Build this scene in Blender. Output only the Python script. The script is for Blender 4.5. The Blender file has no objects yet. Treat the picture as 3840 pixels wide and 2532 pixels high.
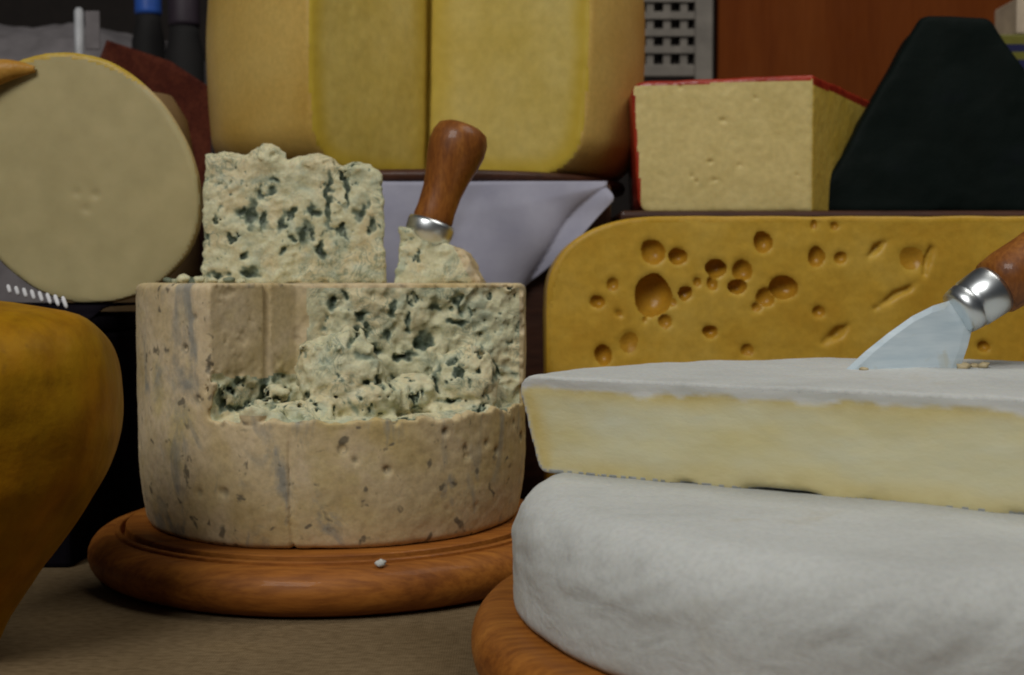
import bpy, bmesh, math, random
import numpy as np
from mathutils import Vector, Matrix

random.seed(7)
S = bpy.context.scene
COL = S.collection

# ------------------------------------------------------------------ camera, light, exposure
EYE = 0.18
PITCH = math.radians(2.457)
FPX = 4800.0                       # focal length in photo pixels (3840 wide)
cam_d = bpy.data.cameras.new('camera')
cam = bpy.data.objects.new('camera', cam_d)
COL.objects.link(cam)
cam.location = (0, 0, EYE)
cam.rotation_euler = (math.radians(90) - PITCH, 0, 0)
cam_d.sensor_width = 36.0
cam_d.lens = 45.0
cam_d.clip_start = 0.02
cam_d.clip_end = 50
cam_d.dof.use_dof = True
cam_d.dof.focus_distance = 0.66
cam_d.dof.aperture_fstop = 13
S.camera = cam

W = bpy.data.worlds.new('World')
S.world = W
W.use_nodes = True
W.node_tree.nodes['Background'].inputs[0].default_value = (0.80, 0.88, 1.0, 1)
W.node_tree.nodes['Background'].inputs[1].default_value = 0.022


def area(name, loc, target, size, size_y, power, color):
    d = bpy.data.lights.new(name, 'AREA')
    d.shape = 'RECTANGLE'
    d.size, d.size_y, d.energy, d.color = size, size_y, power, color
    o = bpy.data.objects.new(name, d)
    COL.objects.link(o)
    o.location = loc
    o.rotation_euler = (Vector(target) - Vector(loc)).to_track_quat('-Z', 'Y').to_euler()
    return o


area('window_light', (-0.75, -0.95, 1.85), (0.05, 0.9, 0.12), 1.15, 0.9, 34.0, (1.0, 0.975, 0.93))
area('rear_fill_light', (0.75, 0.70, 1.6), (0.12, 1.1, 0.25), 0.8, 0.8, 7.0, (1.0, 0.96, 0.88))  # unseen fill added to brighten the rear cheeses and the waxed block's side

S.view_settings.view_transform = 'Standard'
S.view_settings.look = 'None'
S.view_settings.exposure = 0.1
S.view_settings.gamma = 1.0
S.render.engine = 'CYCLES'
S.cycles.use_denoising = True
S.cycles.max_bounces = 6
S.cycles.filter_width = 1.9


# ------------------------------------------------------------------ helpers
def P(px, py, Y):
    """World point seen at photo pixel (px, py) at distance Y in front of the camera."""
    u, v = (px - 1920) / FPX, (1266 - py) / FPX
    d = Vector((u, math.cos(PITCH) + v * math.sin(PITCH), -math.sin(PITCH) + v * math.cos(PITCH)))
    d *= Y / d.y
    return Vector((d.x, d.y, d.z + EYE))


def lin(r, g, b):
    f = lambda c: ((c / 255 + 0.055) / 1.055) ** 2.4 if c > 10 else c / 255 / 12.92
    return (f(r), f(g), f(b), 1)


def tag(o, label=None, cat=None, group=None, kind=None):
    for k, v in (('label', label), ('category', cat), ('group', group), ('kind', kind)):
        if v:
            o[k] = v
    return o


def thing(name, loc, label, cat, group=None):
    o = bpy.data.objects.new(name, None)
    COL.objects.link(o)
    o.location = loc
    o.empty_display_size = 0.02
    return tag(o, label, cat, group)


def mesh_obj(name, verts, faces, mat, parent=None, smooth=True, attrs=None, loc=None):
    """verts in world space; stored relative to the parent's (or loc's) origin."""
    v = np.asarray(verts, dtype=np.float64)
    off = np.array(parent.location if parent and not loc else (loc or (0, 0, 0)), dtype=np.float64)
    me = bpy.data.meshes.new(name)
    me.from_pydata((v - off).tolist(), [], [list(map(int, f)) for f in faces])
    if smooth:
        me.polygons.foreach_set('use_smooth', [True] * len(me.polygons))
    if attrs:
        for k, a in attrs.items():
            at = me.attributes.new(k, 'FLOAT', 'POINT')
            at.data.foreach_set('value', np.asarray(a, dtype=np.float32))
    me.update()
    me.materials.append(mat)
    o = bpy.data.objects.new(name, me)
    COL.objects.link(o)
    if parent:
        o.parent = parent
        if loc:
            o.location = Vector(loc) - parent.location
    elif loc:
        o.location = loc
    return o


# --- noise (vectorised gradient noise)
_rng = np.random.RandomState(3)
def _bake(cells=32, sub=4):
    n = cells * sub
    g = np.arange(n) / sub
    X, Y, Z = np.meshgrid(g, g, g, indexing='ij')
    gi = _rng.normal(size=(cells, cells, cells, 3)).astype(np.float32)
    gi /= np.linalg.norm(gi, axis=3, keepdims=True)
    i0 = np.arange(n) // sub
    f0 = ((np.arange(n) % sub) / sub).astype(np.float32)
    u0 = f0 ** 3 * (f0 * (f0 * 6 - 15) + 10)
    out = np.zeros((n, n, n), np.float32)
    for dx in (0, 1):
        for dy in (0, 1):
            for dz in (0, 1):
                G = gi[((i0 + dx) % cells)[:, None, None], ((i0 + dy) % cells)[None, :, None], ((i0 + dz) % cells)[None, None, :]]
                w = (u0 if dx else 1 - u0)[:, None, None] * (u0 if dy else 1 - u0)[None, :, None] * (u0 if dz else 1 - u0)[None, None, :]
                out += w * (G[..., 0] * (f0 - dx)[:, None, None] + G[..., 1] * (f0 - dy)[None, :, None] + G[..., 2] * (f0 - dz)[None, None, :])
    return out.ravel(), n, sub


_vol, _vn, _vs = _bake()


def noise(p):
    q = np.asarray(p, dtype=np.float32) * _vs
    i = np.floor(q)
    f = q - i
    i = i.astype(np.int32) & (_vn - 1)
    j = (i + 1) & (_vn - 1)
    n2 = _vn * _vn
    ax, bx = i[:, 0] * n2, j[:, 0] * n2
    ay, by = i[:, 1] * _vn, j[:, 1] * _vn
    az, bz = i[:, 2], j[:, 2]
    fx, fy, fz = f[:, 0], f[:, 1], f[:, 2]
    v = _vol
    c00 = v[ax + ay + az] * (1 - fz) + v[ax + ay + bz] * fz
    c01 = v[ax + by + az] * (1 - fz) + v[ax + by + bz] * fz
    c10 = v[bx + ay + az] * (1 - fz) + v[bx + ay + bz] * fz
    c11 = v[bx + by + az] * (1 - fz) + v[bx + by + bz] * fz
    c0 = c00 * (1 - fy) + c01 * fy
    c1 = c10 * (1 - fy) + c11 * fy
    return c0 * (1 - fx) + c1 * fx


def fbm(p, octaves=3, gain=0.5):
    a, s, out = 1.0, 1.0, 0
    for k in range(octaves):
        out = out + a * noise(p * s + 17.3 * k)
        a *= gain
        s *= 2.03
    return out


def sstep(a, b, x):
    t = np.clip((x - a) / (b - a), 0, 1)
    return t * t * (3 - 2 * t)


def smax(a, b, k):
    h = np.clip(0.5 + 0.5 * (a - b) / k, 0, 1)
    return b + (a - b) * h + k * h * (1 - h)


def smin(a, b, k):
    return -smax(-a, -b, k)


def nets(sdf, lo, hi, h):
    """Surface nets of a signed distance function p(N,3) -> (N,) over a box."""
    lo, hi = np.array(lo, float), np.array(hi, float)
    n = np.ceil((hi - lo) / h).astype(int) + 1
    ax = [lo[k] + h * np.arange(n[k]) for k in range(3)]
    def ev(mask):
        w = np.flatnonzero(mask)
        out = np.empty(len(w))
        for s in range(0, len(w), 300000):
            k = np.unravel_index(w[s:s + 300000], mask.shape)
            out[s:s + 300000] = sdf(np.stack([ax[d][np.minimum(k[d] * st, n[d] - 1)] for d in range(3)], 1))
        return w, out
    C = None
    for st, band in ((4, None), (2, 8.0), (1, 4.0)):
        sh = tuple((n + st - 1) // st + (1 if st > 1 else 0))
        if C is None:
            mask = np.ones(sh, bool)
            C = np.empty(sh)
        else:
            for d in range(3):
                C = np.take(C, np.minimum((np.arange(sh[d]) + 1) // 2, C.shape[d] - 1), axis=d)
            C = np.ascontiguousarray(C)
            mask = np.abs(C) < band * h
        w, o = ev(mask)
        C.ravel()[w] = o
    F = C
    m = n - 1
    cnt = np.zeros(m, np.int16)
    pos = np.zeros(tuple(m) + (3,), np.float32)
    for a in range(3):
        b, c = (a + 1) % 3, (a + 2) % 3
        for ob in (0, 1):
            for oc in (0, 1):
                s0, s1 = [None] * 3, [None] * 3
                s0[a], s1[a] = slice(0, m[a]), slice(1, m[a] + 1)
                s0[b] = s1[b] = slice(ob, ob + m[b])
                s0[c] = s1[c] = slice(oc, oc + m[c])
                A, B = F[tuple(s0)], F[tuple(s1)]
                w = np.where((A < 0) != (B < 0))
                t = A[w] / (A[w] - B[w])
                cnt[w] += 1
                q = np.zeros((len(t), 3), np.float32)
                q[:, a], q[:, b], q[:, c] = t, ob, oc
                pos[w] += q
    mask = cnt > 0
    ijk = np.argwhere(mask)
    V = lo + h * (ijk + pos[mask] / cnt[mask][:, None])
    idx = -np.ones(m, np.int64)
    idx[mask] = np.arange(len(ijk))
    faces = []
    for a in range(3):
        b, c = (a + 1) % 3, (a + 2) % 3
        s0, s1 = [slice(None)] * 3, [slice(None)] * 3
        s0[a], s1[a] = slice(0, n[a] - 1), slice(1, n[a])
        A, B = F[tuple(s0)] < 0, F[tuple(s1)] < 0
        e = np.argwhere(A != B)
        e = e[(e[:, b] > 0) & (e[:, c] > 0) & (e[:, b] < n[b] - 1) & (e[:, c] < n[c] - 1)]
        flip = B[tuple(e.T)]

        def at(db, dc):
            k = e.copy()
            k[:, b] += db
            k[:, c] += dc
            return idx[tuple(k.T)]
        q = np.stack([at(-1, -1), at(0, -1), at(0, 0), at(-1, 0)], 1)
        q[flip] = q[flip][:, ::-1]
        faces.append(q)
    return V, np.concatenate(faces)


def face_center(V, Fq):
    return V[Fq].mean(axis=1)


def face_normal(V, Fq):
    a = np.cross(V[Fq[:, 2]] - V[Fq[:, 0]], V[Fq[:, 3]] - V[Fq[:, 1]])
    return a / (np.linalg.norm(a, axis=1, keepdims=True) + 1e-12)


def split_parts(parent, V, Fq, lab, spec, attrs=None):
    """spec: {label: (part name, material)}; one mesh per label under parent."""
    for k, (name, mat) in spec.items():
        f = Fq[lab == k]
        if not len(f):
            continue
        u, inv = np.unique(f, return_inverse=True)
        mesh_obj(name, V[u], inv.reshape(-1, 4), mat, parent,
                 attrs={n: a[u] for n, a in attrs.items()} if attrs else None)


def lathe(profile, segs=64, cap=True):
    """profile: list of (r, z) bottom to top, revolved about +Z."""
    V, Fc = [], []
    for r, z in profile:
        for k in range(segs):
            t = 2 * math.pi * k / segs
            V.append((r * math.cos(t), r * math.sin(t), z))
    for i in range(len(profile) - 1):
        for k in range(segs):
            k2 = (k + 1) % segs
            Fc.append((i * segs + k, i * segs + k2, (i + 1) * segs + k2, (i + 1) * segs + k))
    if cap:
        Fc.append(tuple(range(segs - 1, -1, -1)))
        Fc.append(tuple(range((len(profile) - 1) * segs, len(profile) * segs)))
    return np.array(V), Fc


def along(V, base, tip):
    """Place a lathe (axis +Z) with its origin at base and axis towards tip."""
    d = Vector(tip) - Vector(base)
    M = d.to_track_quat('Z', 'Y').to_matrix()
    return np.asarray(V) @ np.array(M).T + np.array(base)


def box(lo, hi, bevel=0.0, segs=2):
    bm = bmesh.new()
    bmesh.ops.create_cube(bm, size=1.0)
    lo, hi = Vector(lo), Vector(hi)
    for v in bm.verts:
        v.co = Vector([lo[k] + (v.co[k] + 0.5) * (hi[k] - lo[k]) for k in range(3)])
    if bevel:
        bmesh.ops.bevel(bm, geom=bm.edges[:], offset=bevel, segments=segs, affect='EDGES', profile=0.5)
    bm.verts.ensure_lookup_table()
    V = np.array([v.co[:] for v in bm.verts])
    Fc = [[v.index for v in f.verts] for f in bm.faces]
    bm.free()
    return V, Fc


# ------------------------------------------------------------------ materials
class MT:
    def __init__(self, name, rough=0.6, sss=0.0, radius=(0.01, 0.006, 0.003), spec=0.4, metallic=0.0, coat=0.0):
        m = bpy.data.materials.new(name)
        m.use_nodes = True
        self.m, self.t = m, m.node_tree
        self.b = self.t.nodes['Principled BSDF']
        self.b.inputs['Roughness'].default_value = rough
        self.b.inputs['Specular IOR Level'].default_value = spec
        self.b.inputs['Metallic'].default_value = metallic
        self.b.inputs['Coat Weight'].default_value = coat
        if sss:
            self.b.inputs['Subsurface Weight'].default_value = sss
            self.b.inputs['Subsurface Radius'].default_value = radius
            self.b.inputs['Subsurface Scale'].default_value = 1.0
        self.co = self.t.nodes.new('ShaderNodeTexCoord').outputs['Object']

    def link(self, a, b):
        self.t.links.new(a, b)

    def mapping(self, scale, rot=(0, 0, 0)):
        n = self.t.nodes.new('ShaderNodeMapping')
        n.inputs['Scale'].default_value = scale
        n.inputs['Rotation'].default_value = rot
        self.link(self.co, n.inputs['Vector'])
        return n.outputs[0]

    def noise(self, scale, detail=4, rough=0.55, dist=0.0, vec=None):
        n = self.t.nodes.new('ShaderNodeTexNoise')
        n.inputs['Scale'].default_value = scale
        n.inputs['Detail'].default_value = detail
        n.inputs['Roughness'].default_value = rough
        n.inputs['Distortion'].default_value = dist
        self.link(vec or self.co, n.inputs['Vector'])
        return n.outputs['Fac']

    def wave(self, scale, dist, vec=None, detail=3, prof='SIN', dscale=1.5):
        n = self.t.nodes.new('ShaderNodeTexWave')
        n.wave_profile = prof
        n.inputs['Scale'].default_value = scale
        n.inputs['Distortion'].default_value = dist
        n.inputs['Detail'].default_value = detail
        n.inputs['Detail Scale'].default_value = dscale
        self.link(vec or self.co, n.inputs['Vector'])
        return n.outputs['Fac']

    def attr(self, name):
        n = self.t.nodes.new('ShaderNodeAttribute')
        n.attribute_name = name
        return n.outputs['Fac']

    def ramp(self, fac, stops):
        n = self.t.nodes.new('ShaderNodeValToRGB')
        e = n.color_ramp.elements
        while len(e) < len(stops):
            e.new(0.5)
        for k, (p, c) in enumerate(stops):
            e[k].position = p
            e[k].color = c if len(c) == 4 else (*c, 1)
        self.link(fac, n.inputs[0])
        return n.outputs[0]

    def mix(self, fac, a, b, mode='MIX'):
        n = self.t.nodes.new('ShaderNodeMix')
        n.data_type = 'RGBA'
        n.blend_type = mode
        for v, i in ((fac, 0), (a, 6), (b, 7)):
            if hasattr(v, 'links'):
                self.link(v, n.inputs[i])
            elif i == 0:
                n.inputs[0].default_value = v
            else:
                n.inputs[i].default_value = v if len(v) == 4 else (*v, 1)
        return n.outputs[2]

    def bump(self, height, strength=0.3, dist=0.001):
        n = self.t.nodes.new('ShaderNodeBump')
        n.inputs['Strength'].default_value = strength
        n.inputs['Distance'].default_value = dist
        prev = self.b.inputs['Normal'].links
        if prev:
            self.link(prev[0].from_socket, n.inputs['Normal'])
        self.link(height, n.inputs['Height'])
        self.link(n.outputs[0], self.b.inputs['Normal'])

    def color(self, c):
        if hasattr(c, 'links'):
            self.link(c, self.b.inputs['Base Color'])
        else:
            self.b.inputs['Base Color'].default_value = c if len(c) == 4 else (*c, 1)
        return self

    def rough(self, fac, lo, hi):
        n = self.t.nodes.new('ShaderNodeMapRange')
        n.inputs['To Min'].default_value = lo
        n.inputs['To Max'].default_value = hi
        self.link(fac, n.inputs['Value'])
        self.link(n.outputs[0], self.b.inputs['Roughness'])


def cheese(name, stops, scale=25, rough=0.5, sss=0.12, fine=350, bstr=0.25, spec=0.22):
    t = MT(name, rough, sss, spec=spec)
    c = t.ramp(t.noise(scale, 5), stops)
    t.color(t.mix(t.ramp(t.noise(fine, 3), [(0.35, (0.88,) * 3), (0.65, (1.06,) * 3)]), c, c, 'MIX'))
    m = t.mix(1.0, c, t.ramp(t.noise(fine, 3), [(0.3, (0.86, 0.86, 0.84)), (0.7, (1, 1, 1))]), 'MULTIPLY')
    t.color(m)
    t.bump(t.noise(fine, 4), bstr, 0.0008)
    t.bump(t.noise(scale * 3, 4), bstr, 0.002)
    return t


def wood(name, dark, mid, light, axis=(1, 12, 12), scale=18, rough=0.35, coat=0.25, grain=0.8):
    t = MT(name, rough, coat=coat, spec=0.3 if coat else 0.08)
    v = t.mapping(axis)
    f = t.noise(scale * 0.35, 6, 0.6, 0.6, v)
    c = t.ramp(f, [(0.3, dark), (0.5, mid), (0.72, light)])
    g = t.ramp(t.noise(scale * 2.2, 4, 0.6, 0, v), [(0.35, (0.62, 0.55, 0.5)), (0.62, (1, 1, 1))])
    t.color(t.mix(grain, c, g, 'MULTIPLY'))
    t.bump(t.noise(scale * 2.2, 4, 0.6, 0, v), 0.2, 0.001)
    t.rough(t.noise(40, 4), rough - 0.08, rough + 0.18)
    return t


# blue cheese
t = MT('blue_paste', 0.5, 0.1, spec=0.3)
base = t.ramp(t.noise(38, 5), [(0.32, (0.61, 0.59, 0.37)), (0.48, (0.69, 0.66, 0.43)), (0.60, (0.70, 0.61, 0.37)), (0.72, (0.68, 0.66, 0.46))])
base = t.mix(t.ramp(t.noise(55, 4, dist=1.0), [(0.50, (0, 0, 0)), (0.68, (0.7,) * 3)]), base, (0.42, 0.49, 0.37))
vn = t.mix(1.0, t.ramp(t.noise(85, 3, 0.6, 1.6), [(0.455, (0, 0, 0)), (0.5, (1,) * 3), (0.545, (0, 0, 0))]), t.ramp(t.noise(30, 2), [(0.46, (0, 0, 0)), (0.6, (0.8,) * 3)]), 'MULTIPLY')
base = t.mix(vn, base, (0.20, 0.26, 0.19))
base = t.mix(t.ramp(t.attr('mould'), [(0.03, (0, 0, 0)), (0.35, (0.8,) * 3)]), base, (0.27, 0.34, 0.25))
base = t.mix(t.ramp(t.attr('mould'), [(0.18, (0, 0, 0)), (0.70, (1,) * 3)]), base, t.ramp(t.noise(150, 3), [(0.35, (0.018, 0.030, 0.014)), (0.70, (0.10, 0.13, 0.09))]))
base = t.mix(1.0, base, t.ramp(t.noise(420, 3), [(0.3, (0.80,) * 3), (0.65, (1,) * 3)]), 'MULTIPLY')
t.color(base)
t.bump(t.noise(260, 5, 0.65), 0.55, 0.0016)
t.bump(t.noise(90, 4), 0.35, 0.003)
M_BLUE = t.m

def rind_mat(name, smooth):
    t = MT(name, 0.6, 0.08, spec=0.25)
    base = t.ramp(t.noise(20, 6), [(0.28, (0.47, 0.35, 0.155)), (0.44, (0.60, 0.475, 0.27)), (0.58, (0.66, 0.535, 0.345)), (0.74, (0.56, 0.455, 0.20))])
    base = t.mix(t.ramp(t.noise(9, 4, dist=0.6), [(0.50, (0, 0, 0)), (0.70, (0.7,) * 3)]), base, (0.52, 0.385, 0.13))
    if not smooth:
        st = t.noise(20, 5, 0.6, 0.9, t.mapping((1.7, 1.7, 0.8)))
        base = t.mix(t.ramp(st, [(0.535, (0, 0, 0)), (0.66, (0.8,) * 3)]), base, (0.26, 0.265, 0.24))
        sp = t.noise(115, 2, 0.5, 0.3)
        base = t.mix(t.ramp(sp, [(0.64, (0, 0, 0)), (0.71, (0.85,) * 3)]), base, (0.15, 0.13, 0.09))
        base = t.mix(t.ramp(t.attr('mould'), [(0.05, (0, 0, 0)), (0.7, (0.85,) * 3)]), base, (0.10, 0.10, 0.075))
    base = t.mix(1.0, base, t.ramp(t.noise(280, 4), [(0.28, (0.80,) * 3), (0.6, (1,) * 3)]), 'MULTIPLY')
    t.color(base)
    t.bump(t.noise(240, 5, 0.65), 0.2, 0.001)
    t.bump(t.noise(60, 4), 0.15, 0.003)
    return t.m


M_BRIND = rind_mat('blue_rind', False)
M_BCUT = rind_mat('blue_smooth_cut', True)

t = cheese('wheel_paste', [(0.3, (0.57, 0.43, 0.10)), (0.55, (0.63, 0.49, 0.145)), (0.75, (0.65, 0.52, 0.18))], 14, 0.42, fine=120, bstr=0.15)
c = t.b.inputs['Base Color'].links[0].from_socket
t.color(t.mix(t.attr('edge'), c, t.ramp(t.noise(20, 3), [(0.3, (0.49, 0.335, 0.022)), (0.7, (0.55, 0.40, 0.045))])))
M_BIGP = t.m
M_BIGR = cheese('wheel_rind', [(0.3, (0.55, 0.335, 0.07)), (0.5, (0.63, 0.415, 0.11)), (0.75, (0.68, 0.48, 0.15))], 9, 0.36, fine=220, bstr=0.15, spec=0.3).m
M_EDP = cheese('red_wax_paste', [(0.3, (0.62, 0.50, 0.20)), (0.55, (0.68, 0.555, 0.24)), (0.75, (0.62, 0.51, 0.21))], 22, 0.45, fine=190, bstr=0.2).m
M_EDS = cheese('red_wax_side', [(0.3, (0.66, 0.44, 0.06)), (0.7, (0.72, 0.52, 0.11))], 22, 0.5, fine=190, bstr=0.2).m  # yellower side face, albedo also raised to stand in for light
t = MT('red_wax', 0.32, 0.0, spec=0.5)
t.color(t.ramp(t.noise(40, 3), [(0.3, (0.26, 0.018, 0.008)), (0.7, (0.42, 0.04, 0.015))]))
t.bump(t.noise(90, 3), 0.2, 0.001)
M_WAX = t.m
t = cheese('holey_paste', [(0.3, (0.50, 0.275, 0.026)), (0.5, (0.58, 0.355, 0.045)), (0.72, (0.62, 0.41, 0.075))], 17, 0.4, sss=0.12, fine=210, bstr=0.22)
M_SWP = t.m
M_SWR = cheese('holey_rind', [(0.3, (0.50, 0.29, 0.02)), (0.7, (0.55, 0.34, 0.05))], 25, 0.42).m
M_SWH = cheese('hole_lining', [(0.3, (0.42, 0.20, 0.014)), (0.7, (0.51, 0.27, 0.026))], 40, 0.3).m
t = cheese('ivory_paste', [(0.3, (0.45, 0.375, 0.19)), (0.5, (0.48, 0.405, 0.21)), (0.75, (0.50, 0.42, 0.215))], 7, 0.38, sss=0.2, fine=45, bstr=0.05)
M_IVP = t.m
M_IVY = cheese('ivory_yellow_rind', [(0.3, (0.42, 0.26, 0.03)), (0.5, (0.50, 0.34, 0.05)), (0.75, (0.54, 0.40, 0.10))], 40, 0.4).m
M_IVR = cheese('ivory_rind', [(0.3, (0.44, 0.31, 0.12)), (0.5, (0.52, 0.39, 0.18)), (0.75, (0.55, 0.43, 0.21))], 30, 0.45).m
M_FLAP = cheese('flap_rind', [(0.3, (0.38, 0.17, 0.02)), (0.7, (0.52, 0.28, 0.06))], 60, 0.38).m

t = MT('orange_rind', 0.55, 0.03, spec=0.12)
c = t.ramp(t.noise(11, 5, dist=0.4), [(0.28, (0.30, 0.125, 0.003)), (0.45, (0.32, 0.165, 0.004)), (0.6, (0.38, 0.160, 0.004)), (0.75, (0.46, 0.125, 0.002))])
c = t.mix(1.0, c, t.ramp(t.noise(60, 5, vec=t.mapping((1.6, 1.6, 0.5))), [(0.3, (0.7, 0.66, 0.6)), (0.6, (1, 1, 1))]), 'MULTIPLY')
c = t.mix(t.ramp(t.noise(130, 2), [(0.68, (0, 0, 0)), (0.78, (0.3,) * 3)]), c, (0.12, 0.06, 0.01))
t.color(c)
t.bump(t.noise(45, 5), 0.3, 0.004)
t.bump(t.noise(260, 3), 0.25, 0.0008)
M_ORR = t.m

t = MT('white_rind', 0.9, 0.12, spec=0.15)
c = t.ramp(t.noise(11, 5), [(0.3, (0.47, 0.48, 0.46)), (0.5, (0.54, 0.555, 0.535)), (0.7, (0.58, 0.595, 0.575))])
c = t.mix(t.ramp(t.noise(22, 5, dist=0.9), [(0.60, (0, 0, 0)), (0.76, (0.45,) * 3)]), c, (0.48, 0.44, 0.34))
c = t.mix(1.0, c, t.ramp(t.noise(420, 3), [(0.25, (0.88,) * 3), (0.6, (1,) * 3)]), 'MULTIPLY')
t.color(c)
t.bump(t.noise(520, 4, 0.7), 0.22, 0.0007)
t.bump(t.noise(45, 5, 0.5, 0.5, t.mapping((1, 1, 1.8))), 0.35, 0.004)
M_WHITE = t.m

t = MT('brie_paste', 0.4, 0.15, spec=0.4)
v = t.mapping((14, 14, 42))
c = t.ramp(t.noise(1.0, 4, vec=v), [(0.28, (0.62, 0.555, 0.29)), (0.46, (0.63, 0.59, 0.37)), (0.62, (0.63, 0.62, 0.45))])
edge = t.ramp(t.attr('edge'), [(0.0, (0, 0, 0)), (1.0, (1,) * 3)])
c = t.mix(edge, c, t.ramp(t.noise(60, 4), [(0.3, (0.56, 0.44, 0.16)), (0.7, (0.66, 0.56, 0.26))]))
c = t.mix(t.attr('lip'), c, (0.66, 0.665, 0.64))
t.color(c)
t.bump(t.noise(55, 4, vec=t.mapping((1, 1, 2))), 0.3, 0.003)
t.bump(t.noise(260, 3), 0.15, 0.0006)
M_BRP = t.m

t = MT('green_wax', 0.6, 0.0, spec=0.06)
t.color(t.ramp(t.noise(18, 4), [(0.3, (0.0025, 0.005, 0.004)), (0.6, (0.004, 0.0075, 0.0065)), (0.8, (0.006, 0.008, 0.011))]))
t.bump(t.noise(35, 5), 0.35, 0.004)
t.rough(t.noise(25, 4), 0.5, 0.8)
M_GREEN = t.m

M_BOARD = wood('board_wood', (0.20, 0.060, 0.008), (0.34, 0.118, 0.016), (0.44, 0.17, 0.026), (3, 22, 22), 7, 0.55, 0.06).m
M_HANDLE = wood('handle_wood', (0.15, 0.045, 0.008), (0.26, 0.088, 0.014), (0.36, 0.14, 0.024), (10, 10, 3), 22, 0.42, 0.15).m
M_RISER = wood('riser_wood', (0.035, 0.012, 0.006), (0.06, 0.02, 0.009), (0.085, 0.030, 0.013), (2, 14, 14), 8, 0.5, 0.1).m
M_PANEL = wood('panel_wood', (0.125, 0.028, 0.004), (0.145, 0.034, 0.005), (0.165, 0.042, 0.007), (14, 14, 1.5), 5, 0.7, 0.0, 0.3).m
M_RED = wood('red_plank_wood', (0.08, 0.015, 0.008), (0.12, 0.026, 0.012), (0.16, 0.04, 0.018), (2, 14, 14), 9, 0.5, 0.1).m

t = MT('steel', 0.22, metallic=1.0)
t.color((0.72, 0.76, 0.78))
t.rough(t.noise(60, 4), 0.24, 0.42)
M_STEEL = t.m
t = MT('blade_steel', 0.5, metallic=0.3)
c = t.ramp(t.noise(30, 4, vec=t.mapping((1, 1, 6))), [(0.3, (0.56, 0.68, 0.76)), (0.7, (0.76, 0.86, 0.92))])  # pale blue of reflected sky light put into the base colour
c = t.mix(t.ramp(t.noise(70, 4, 0.6, 0.8), [(0.56, (0, 0, 0)), (0.7, (0.6,) * 3)]), c, (0.62, 0.62, 0.52))
t.color(c)
t.rough(t.noise(50, 4), 0.28, 0.6)
t.bump(t.noise(90, 3, vec=t.mapping((1, 1, 8))), 0.1, 0.0005)
M_BLADE = t.m

t = MT('linen', 0.9, spec=0.1)
wx = t.wave(260, 2.0, t.mapping((1, 0.15, 1)))
wy = t.wave(260, 2.0, t.mapping((0.15, 1, 1), (0, 0, math.radians(90))))
c = t.ramp(t.noise(9, 5), [(0.3, (0.155, 0.108, 0.056)), (0.55, (0.195, 0.14, 0.077)), (0.75, (0.22, 0.155, 0.08))])
c = t.mix(1.0, c, t.ramp(t.noise(150, 4, vec=t.mapping((1, 2.2, 1))), [(0.3, (0.66, 0.64, 0.6)), (0.62, (1, 1, 1))]), 'MULTIPLY')
t.color(c)
t.bump(t.mix(0.5, wx, wy), 0.35, 0.0008)
t.bump(t.noise(120, 4), 0.4, 0.0015)
M_TABLE = t.m

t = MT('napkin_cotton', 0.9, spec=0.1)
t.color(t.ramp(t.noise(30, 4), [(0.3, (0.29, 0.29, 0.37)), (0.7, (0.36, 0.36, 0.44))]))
t.bump(t.wave(420, 1.0), 0.12, 0.0004)
t.bump(t.noise(50, 4), 0.25, 0.002)
M_NAPKIN = t.m
t = MT('black_cloth', 1.0, spec=0.0)
t.color(t.ramp(t.noise(50, 3), [(0.3, (0.004, 0.0035, 0.005)), (0.7, (0.009, 0.0075, 0.011))]))
t.bump(t.noise(200, 3), 0.3, 0.001)
M_BLACK = t.m


def plain(name, c, rough=0.6, var=0.25, scale=40, metallic=0.0):
    t = MT(name, rough, metallic=metallic)
    t.color(t.ramp(t.noise(scale, 4), [(0.3, tuple(x * (1 - var) for x in c)), (0.7, tuple(x * (1 + var * 0.5) for x in c))]))
    t.bump(t.noise(scale * 3, 3), 0.15, 0.001)
    return t.m


M_FRINGE = plain('fringe_thread', (0.62, 0.62, 0.64), 0.85)
M_LATTICE = plain('lattice_cane', (0.19, 0.17, 0.145), 0.7)
M_DARK = plain('dark_wall', (0.018, 0.013, 0.011), 0.85)
M_GREY = plain('grey_cloth', (0.17, 0.155, 0.16), 0.9)
M_ROD = plain('grey_rod', (0.42, 0.43, 0.45), 0.4)
M_JAR = plain('dark_jar', (0.007, 0.006, 0.006), 0.8)
M_BLUELID = plain('blue_lid', (0.03, 0.10, 0.42), 0.4)
M_DIM = plain('plum_lid', (0.03, 0.02, 0.03), 0.6)
M_OLIVE = plain('olive_pack', (0.16, 0.15, 0.02), 0.5)
M_NAVY = plain('navy_pack', (0.012, 0.014, 0.07), 0.5)
M_PALE = plain('pale_pack', (0.55, 0.45, 0.33), 0.6)
M_SHAVE = plain('cream_shaving', (0.55, 0.45, 0.26), 0.5)
M_TAN = plain('tan_rind', (0.24, 0.15, 0.065), 0.7)


# ------------------------------------------------------------------ setting: table, back wall
V, Fc = box((-1.6, -0.3, -0.04), (1.6, 2.7, 0.0))
tag(mesh_obj('table', V, Fc, M_TABLE, smooth=False), kind='structure')
V, Fc = box((-2.2, 2.7, -0.04), (2.2, 2.75, 1.8))
tag(mesh_obj('back_wall', V, Fc, M_DARK, smooth=False), kind='structure')

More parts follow.
